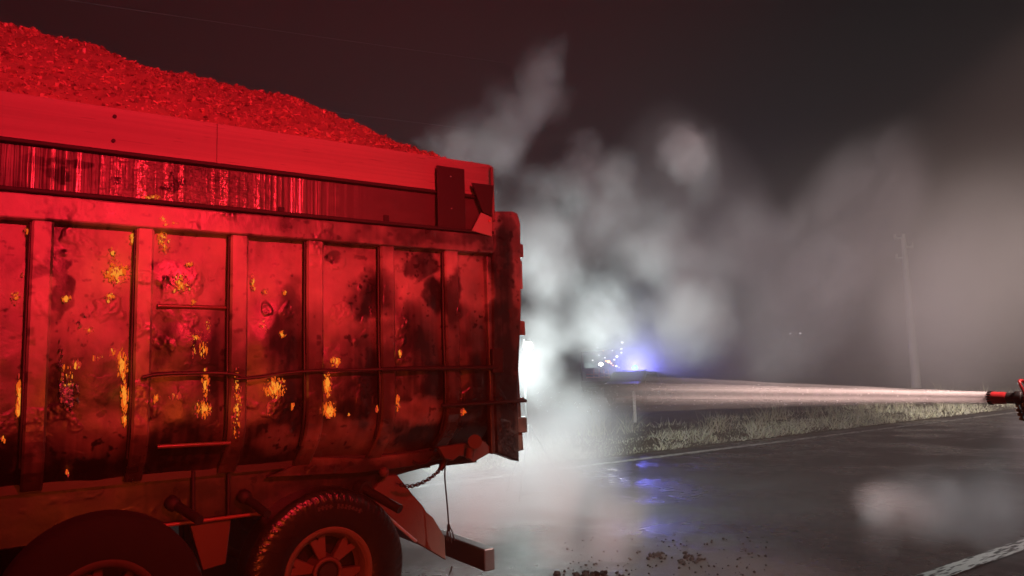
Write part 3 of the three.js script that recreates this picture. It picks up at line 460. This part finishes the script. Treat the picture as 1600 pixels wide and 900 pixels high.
// ------------------------------------------------------------------ firefighter's nozzle, glove, water jet
const NOZ = V(4.58, 1.56, -2.02);
{
  const n = thing('fire_nozzle', 'red and black fire nozzle held level at the head of the jet', 'nozzle', NOZ.toArray()), red = std([0.55, 0.03, 0.035], 0.35), K = std([0.025, 0.022, 0.022], 0.5);
  const L = (pts, seg = 28) => new THREE.LatheGeometry(pts.map((p) => new THREE.Vector2(...p)), seg).rotateX(Math.PI / 2);
  obj('tip', L([[0.018, -0.005], [0.034, 0], [0.036, 0.03], [0.034, 0.035], [0.034, 0.075], [0.028, 0.095]]), red, n);
  const teeth = []; for (let i = 0; i < 14; i++) teeth.push(box(-0.004, 0.004, 0.032, 0.039, -0.004, 0.018, 0.001).rotateZ(i / 14 * 6.283)); obj('tip_teeth', teeth, K, n);
  obj('barrel', L([[0.028, 0.088], [0.031, 0.095], [0.031, 0.125], [0.027, 0.13], [0.027, 0.2], [0.034, 0.21], [0.034, 0.25], [0.03, 0.3]]), K, n);
  obj('collar', L([[0.03, 0.13], [0.039, 0.135], [0.039, 0.165], [0.03, 0.17]]), K, n);
  obj('bail_handle', [tube([V(-0.036, 0, 0.2), V(-0.036, 0.05, 0.185), V(-0.03, 0.088, 0.17), V(0, 0.098, 0.168), V(0.03, 0.088, 0.17), V(0.036, 0.05, 0.185), V(0.036, 0, 0.2)], 0.0085, 30, 8), rod(V(-0.044, 0, 0.2), V(0.044, 0, 0.2), 0.016)], red, n);
  obj('pistol_grip', [rod(V(0, -0.02, 0.16), V(0, -0.13, 0.185), 0.02, 0.018)], K, n);
  const hose = obj('hose', tube([NOZ.clone().add(V(0, 0, 0.29)), NOZ.clone().add(V(0.02, -0.02, 0.6)), NOZ.clone().add(V(0.16, -0.28, 1.0)), V(5.0, 0.6, -0.4), V(5.3, 0.05, 0.4), V(6.5, 0.04, 1.2), V(9, 0.04, 2)], 0.032, 60, 10), std([0.45, 0.36, 0.2], 0.85));
  tag(hose, 'pale fire hose trailing from the nozzle', 'hose');
}
{ // jet: nested tapering sheets of spray, opaque at the nozzle and thinning with distance
  const jet = thing('water_jet', 'straight white jet of water shot from the nozzle towards the trailer tail', 'water jet', NOZ.toArray());
  const fade = (pow, edge) => { const t = tex(256, 32, (u, v) => { const n = fbm(u * 90, v * 8, 3); return Math.pow(1 - u, pow) * (0.75 + 0.5 * (n - 0.2)) * sst(0, 0.03, u + 0.02); }); t.wrapS = THREE.ClampToEdgeWrapping; return t; };
  const mk = (r0, r1, len, op, pow, drop) => {
    const n = 40, k = 16, pos = [], uv = [], idx = [];
    for (let i = 0; i <= n; i++) { const t = i / n, r = mix(r0, r1, Math.pow(t, 1.2)); for (let j = 0; j <= k; j++) { const a = j / k * 6.283, w = 1 + 0.12 * (fbm(t * 30, (j % k) * 0.7, 2) - 0.5); pos.push(Math.cos(a) * r * w, Math.sin(a) * r * w - drop * t * t, -len * t); uv.push(t, j / k); } }
    for (let i = 0; i < n; i++) for (let j = 0; j < k; j++) { const a = i * (k + 1) + j; idx.push(a, a + 1, a + k + 1, a + 1, a + k + 2, a + k + 1); }
    const g = new THREE.BufferGeometry(); g.setAttribute('position', new THREE.Float32BufferAttribute(pos, 3)); g.setAttribute('uv', new THREE.Float32BufferAttribute(uv, 2)); g.setIndex(idx); g.computeVertexNormals();
    obj('spray_sheet', g, new THREE.MeshPhysicalMaterial({ color: new THREE.Color(0.92, 0.9, 0.9), roughness: 1, specularIntensity: 0, transmission: 0.5, transparent: true, opacity: op, alphaMap: fade(pow), side: THREE.DoubleSide }), jet);
  };
  mk(0.025, 0.05, 3.5, 0.95, 0.9, 0.01); mk(0.03, 0.085, 3.7, 0.5, 1.0, 0.015); mk(0.033, 0.13, 4.0, 0.28, 1.0, 0.02); mk(0.036, 0.24, 4.4, 0.13, 0.9, 0.03);
  const N = 500, I = new THREE.InstancedMesh(new THREE.IcosahedronGeometry(1, 0), std(0.92, 0.6), N), M4 = new THREE.Matrix4(), q = new THREE.Quaternion();
  for (let i = 0; i < N; i++) { const t = Math.pow(rnd(), 1.3), r = mix(0.028, 0.16, t) * Math.sqrt(rnd()) * 1.1, a = rnd() * 6.283, s = rr(0.001, 0.0026); I.setMatrixAt(i, M4.compose(V(Math.cos(a) * r, Math.sin(a) * r - 0.06 * t * t, -4.4 * t), q, V(s, s, s * 3))); }
  I.name = 'droplets'; I.castShadow = true; tag(I, null, null, null, 'stuff'); jet.add(I);
}
// firefighter: one field of tapered capsules for the suit, finer grids for the gloves
{
  function field(bones, lo, hi, cell, k = 0.04) {
    const size = Math.max(hi.x - lo.x, hi.y - lo.y, hi.z - lo.z), n = Math.min(150, Math.ceil(size / cell)), mc = new MarchingCubes(n, std(0.5), false, false, 400000), st = size / n, c = lo.clone();
    const B = bones.map(([a, b, ra, rb]) => ({ a, d: b.clone().sub(a), l: b.clone().sub(a).lengthSq(), ra, rb })), p = V(0, 0, 0), e = V(0, 0, 0);
    for (let z = 0; z < n; z++) for (let y = 0; y < n; y++) for (let x = 0; x < n; x++) {
      p.set(c.x + x * st, c.y + y * st, c.z + z * st); let s = 0, m = 9;
      for (const q of B) { e.copy(p).sub(q.a); const h = clamp(e.dot(q.d) / (q.l || 1)); const dd = e.addScaledVector(q.d, -h).length() - mix(q.ra, q.rb, h); if (dd < m) m = dd; s += Math.exp(-Math.min(dd, 1) / k); }
      mc.field[x + y * n + z * n * n] = -(m > 0.2 ? m : -k * Math.log(s));
    }
    mc.isolation = 0; mc.update();
    const cnt = mc.count, pos = new Float32Array(mc.positionArray.subarray(0, cnt * 3)), nor = new Float32Array(mc.normalArray.subarray(0, cnt * 3));
    for (let i = 0; i < pos.length; i += 3) { for (let j = 0; j < 3; j++) pos[i + j] = [c.x, c.y, c.z][j] + (pos[i + j] + 1) / 2 * n * st; }
    const g = new THREE.BufferGeometry(); g.setAttribute('position', new THREE.BufferAttribute(pos, 3)); g.setAttribute('normal', new THREE.BufferAttribute(nor, 3)); return g;
  }
  const base = V(4.86, 0, -1.28), t = thing('person', 'firefighter in dark turnout gear and helmet holding the nozzle', 'person', base.toArray());
  const W = (x, y, z) => V(x, y, z);
  const lh = NOZ.clone().add(V(0, -0.075, 0.17)).sub(base), rh = NOZ.clone().add(V(0.01, -0.01, 0.47)).sub(base);
  const lw = lh.clone().add(V(0.035, -0.035, 0.075)), rw = rh.clone().add(V(0.07, -0.05, 0.05));
  const le = W(-0.2, 1.16, -0.32), re = W(0.3, 1.2, -0.1);
  const body = [
    [W(0, 0.98, 0), W(0, 1.2, -0.03), 0.165, 0.165], [W(0, 1.2, -0.03), W(0, 1.42, -0.05), 0.17, 0.15], [W(-0.17, 1.43, -0.06), W(0.17, 1.43, -0.03), 0.085, 0.085], [W(0, 1.42, -0.05), W(0, 1.56, -0.08), 0.08, 0.065],
    [W(-0.1, 0.95, 0), W(-0.13, 0.52, -0.14), 0.125, 0.09], [W(-0.13, 0.52, -0.14), W(-0.13, 0.12, -0.1), 0.085, 0.07], [W(-0.13, 0.07, -0.08), W(-0.13, 0.05, -0.28), 0.06, 0.05],
    [W(0.1, 0.95, 0), W(0.15, 0.52, 0.08), 0.125, 0.09], [W(0.15, 0.52, 0.08), W(0.16, 0.12, 0.26), 0.085, 0.07], [W(0.16, 0.07, 0.28), W(0.17, 0.05, 0.08), 0.06, 0.05],
    [W(-0.2, 1.43, -0.06), le, 0.08, 0.062], [le, lw, 0.062, 0.048], [W(0.2, 1.43, -0.03), re, 0.08, 0.062], [re, rw, 0.062, 0.048],
    [W(0, 1.6, -0.1), W(0, 1.72, -0.12), 0.072, 0.092],
  ];
  obj('body', field(body, W(-0.95, -0.02, -1.0), W(0.95, 1.88, 0.9), 0.02), std([0.035, 0.035, 0.045], 0.75), t);
  const skin = std([0.35, 0.2, 0.15], 0.55);
  obj('face', field([[W(0, 1.68, -0.16), W(0, 1.73, -0.16), 0.075, 0.078], [W(0, 1.69, -0.235), W(0, 1.715, -0.23), 0.014, 0.008], [W(-0.022, 1.648, -0.22), W(0.022, 1.648, -0.22), 0.014, 0.014], [W(0, 1.615, -0.205), W(0, 1.625, -0.2), 0.024, 0.024], [W(-0.05, 1.735, -0.21), W(0.05, 1.735, -0.21), 0.022, 0.022]], W(-0.15, 1.56, -0.3), W(0.15, 1.86, 0), 0.004, 0.008), skin, t);
  for (const s of [-1, 1]) obj('eye', new THREE.SphereGeometry(0.012, 10, 8).translate(s * 0.032, 1.712, -0.222), std(0.3, 0.1), t);
  obj('helmet', [new THREE.SphereGeometry(0.15, 28, 14, 0, 6.283, 0, 1.65).scale(1, 0.85, 1.15).translate(0, 1.745, -0.11), new THREE.TorusGeometry(0.165, 0.014, 8, 30).rotateX(Math.PI / 2).scale(1, 1, 1.2).translate(0, 1.735, -0.11)], std([0.6, 0.05, 0.04], 0.3), t);
  const band = std([0.7, 0.72, 0.3], 0.4);
  obj('reflective_band', [new THREE.TorusGeometry(0.178, 0.016, 8, 36).scale(1, 1, 2.2).rotateX(Math.PI / 2).translate(0, 1.1, -0.015)], band, t);
  // gloves: palm, four fingers of unequal length curled round the grip, thumb from the side
  const glove = std([0.6, 0.34, 0.17], 0.85);
  function hand(c, wrist, axis, out, r) { // c: centre of what is held, axis: along it, out: from it towards the palm
    const up = axis.clone().normalize(), o = out.clone().normalize(), s = up.clone().cross(o).normalize(), P = (a, b, d) => c.clone().addScaledVector(o, a).addScaledVector(s, b).addScaledVector(up, d), g = [];
    g.push([P(r + 0.018, 0.008, -0.032), P(r + 0.018, 0.008, 0.032), 0.021, 0.021], [P(r + 0.02, -0.012, -0.02), P(r + 0.02, -0.012, 0.024), 0.02, 0.02], [P(r + 0.02, 0, 0), wrist, 0.03, 0.036]);
    [[-0.036, 0.9], [-0.012, 1.05], [0.012, 1], [0.036, 0.82]].forEach(([d, k]) => { let last = P(r + 0.016, 0.026, d); for (let j = 1; j <= 3; j++) { const th = j * 0.82 * k + 0.35, rad = r + 0.011, q = P(Math.cos(th) * rad, Math.sin(th) * rad, d); g.push([last, q, 0.0115 - j * 0.0008, 0.0107 - j * 0.0008]); last = q; } });
    let last = P(r + 0.018, -0.018, 0.03); for (const [th, d] of [[-0.75, 0.042], [-1.5, 0.04]]) { const q = P(Math.cos(th) * (r + 0.012), Math.sin(th) * (r + 0.012), d); g.push([last, q, 0.0135, 0.0115]); last = q; }
    const all = [c.clone(), wrist.clone()], lo = V(1e9, 1e9, 1e9), hi = V(-1e9, -1e9, -1e9); for (const q of all) { lo.min(q); hi.max(q); } lo.subScalar(0.09); hi.addScalar(0.09);
    return field(g, lo, hi, 0.0035, 0.004);
  }
  obj('glove', hand(lh, lw, V(0, 1, -0.2), V(0.55, 0, 0.85), 0.02), glove, t);
  obj('glove', hand(rh, rw, V(0, 0, -1), V(0.9, -0.3, 0), 0.033), glove, t);
}

// ------------------------------------------------------------------ smoke and steam: soft puffs through the depth of each plume
{
  const lampSpots = [at(825, 541, 10.8), at(823, 598, 10.8)];
  const variants = [0, 1, 2, 3, 4].map((k) => tex(128, 128, (u, v) => { const x = u * 2 - 1, y = v * 2 - 1, a = fbm(u * 3 + k * 13, v * 3 + k * 7, 4), b = fbm(u * 3 + 40 + k, v * 3, 4), d = Math.hypot(x + (a - 0.5) * 0.7, y + (b - 0.5) * 0.7), n = fbm(u * 5 + k * 5, v * 5 + a * 2, 4); return sst(1.0, 0.15, d) * (0.75 + 0.4 * sst(0.25, 0.75, n)) * sst(1, 0.6, Math.hypot(x, y)); }));
  for (let k = 0; k < 3; k++) variants.push(tex(128, 128, (u, v) => { const x = u * 2 - 1, y = v * 2 - 1, a = fbm(u * 2 + k * 13, v * 2 + k * 7, 3), d = Math.hypot(x + (a - 0.5) * 0.5, y + (fbm(u * 2 + 9, v * 2 + k, 3) - 0.5) * 0.5); return sst(1.0, 0, d) * (0.8 + 0.4 * (fbm(u * 3 + k, v * 3, 3) - 0.3)) * sst(1, 0.65, Math.hypot(x, y)); }));
  for (const v of variants) v.wrapS = v.wrapT = THREE.ClampToEdgeWrapping;
  const disc = (() => { const g = new THREE.CircleGeometry(1, 14), p = g.attributes.position; for (let i = 0; i < p.count; i++) { const x = p.getX(i), y = p.getY(i); p.setZ(i, 0.22 * (x * x - 0.6 * y * y) + 0.1 * x * y); } g.computeVertexNormals(); return g; })();
  const mats = variants.map((alphaMap) => new THREE.MeshPhysicalMaterial({ color: new THREE.Color(0.85, 0.78, 0.8), roughness: 1, specularIntensity: 0, transmission: 0.5, transparent: true, opacity: 0.29, alphaMap, side: THREE.DoubleSide }));
  const vn3 = (x, y, z) => { const k = Math.floor(z), t = z - k, e = t * t * (3 - 2 * t); return mix(vn(x + k * 31.7, y + k * 17.3), vn(x + (k + 1) * 31.7, y + (k + 1) * 17.3), e); };
  const torn = (p, f) => 0.6 * vn3(p.x * f, p.y * f, p.z * f) + 0.4 * vn3(p.x * f * 2.3 + 9, p.y * f * 2.3, p.z * f * 2.3);   // gaps that run through the smoke
  function plume(name, label, blobs, soft = false, calm = 1) {
    const g = thing(name, label, 'smoke'); tag(g, null, null, null, 'stuff');
    const lists = mats.map(() => []), q = new THREE.Quaternion(), e = new THREE.Euler();
    for (const [u, v, d, ru, rv, rd, n, s, sh = 0, tear = 0] of blobs) for (let i = 0; i < n; i++) {
      let a, b, c; do { a = gauss() * 0.6; b = gauss() * 0.6; c = gauss() * 0.6; } while (a * a + b * b > 1.6);
      const p = at(u + (a + b * sh) * ru, v + b * rv, d + c * rd), k = s * rr(0.55, 1.25) ;
      if (lampSpots.some((l) => l.distanceTo(p) < 0.7 + k * 0.75)) continue;   // gap left round the lamps so that no puff burns out white
      if (tear && torn(p, tear) < 0.47) continue;
      if (p.y < k * 0.25) p.y = k * rr(0.25, 0.5);
      if (p.x < (p.y + k * 0.4 < 1.25 ? 2.3 : 3.25) + k * 0.5 && p.z > -7.2 - k * 0.6 && p.y < 3.6 + k * 0.5) continue;     // not inside the trailer
      q.setFromEuler(e.set(rr(-0.5, 0.5) * calm, -0.8 + rr(-0.55, 0.5) * calm, rnd() * 6.283, 'YXZ'));
      lists[soft || rnd() < 0.55 ? 5 + Math.floor(rnd() * 3) : Math.floor(rnd() * 5)].push(new THREE.Matrix4().compose(p, q, V(k * rr(0.8, 1.3), k * rr(0.6, 1), k)));
    }
    lists.forEach((l, i) => { if (!l.length) return; const I = new THREE.InstancedMesh(disc, mats[i], l.length); l.forEach((m, j) => I.setMatrixAt(j, m)); I.name = 'puffs'; tag(I, null, null, null, 'stuff'); I.receiveShadow = true; g.add(I); });
  }
  // pixel x, pixel y, distance, half width, half height (pixels), half depth (m), number, puff radius (m)
  plume('smoke', 'pale smoke column rising behind the trailer tail', [
    [715, 235, 11.8, 60, 26, 0.8, 22, 0.56, 0, 0.6], [790, 200, 11.8, 60, 44, 0.9, 26, 0.58, -0.5, 0.6], [842, 135, 11.8, 26, 46, 0.7, 18, 0.5, -0.2, 0.7], [890, 285, 11.8, 150, 54, 1.2, 32, 0.72, 0, 0.55], [930, 380, 11.9, 150, 80, 1.2, 32, 0.86, 0, 0.55], [860, 440, 12.2, 80, 90, 0.8, 10, 1.1], [1040, 420, 11.8, 90, 100, 1.4, 28, 0.8, 0, 0.5],
    [1072, 270, 11.5, 28, 66, 0.7, 22, 0.5, -0.3, 0.7], [1010, 490, 12, 110, 80, 0.8, 9, 1.2], [838, 560, 9.4, 24, 50, 0.15, 5, 0.6], [1180, 420, 14, 150, 110, 1.5, 9, 1.6],
  ]);
  plume('steam', 'white steam rolling low over the road behind the wheels', [
    [800, 770, 8.8, 120, 50, 0.9, 8, 1.15], [715, 780, 8.8, 60, 50, 0.9, 6, 1.05], [890, 750, 8.8, 80, 80, 1.0, 6, 1.05], [870, 660, 8.8, 60, 90, 0.6, 3, 0.9], [790, 840, 8.0, 110, 20, 0.4, 3, 1.0], [950, 840, 7.2, 80, 30, 0.6, 3, 0.8],
  ], true, 0.5);
  plume('drifting_smoke', 'thin brownish smoke drifting past the utility pole', [
    [1320, 400, 58, 250, 80, 5, 11, 10], [1440, 470, 58, 190, 70, 5, 6, 10], [1080, 530, 36, 130, 50, 3, 6, 5.5], [1540, 480, 34, 110, 60, 4, 5, 6],
  ], true);
  plume('ground_steam', 'grey steam curling over the open lane near the edge line', [
    [1400, 800, 7.8, 170, 36, 0.9, 40, 0.46, -0.8, 0.9], [1490, 730, 9.0, 150, 30, 0.9, 16, 0.6, -0.5, 1.0],
  ], true);
}
renderer.render(scene, camera);
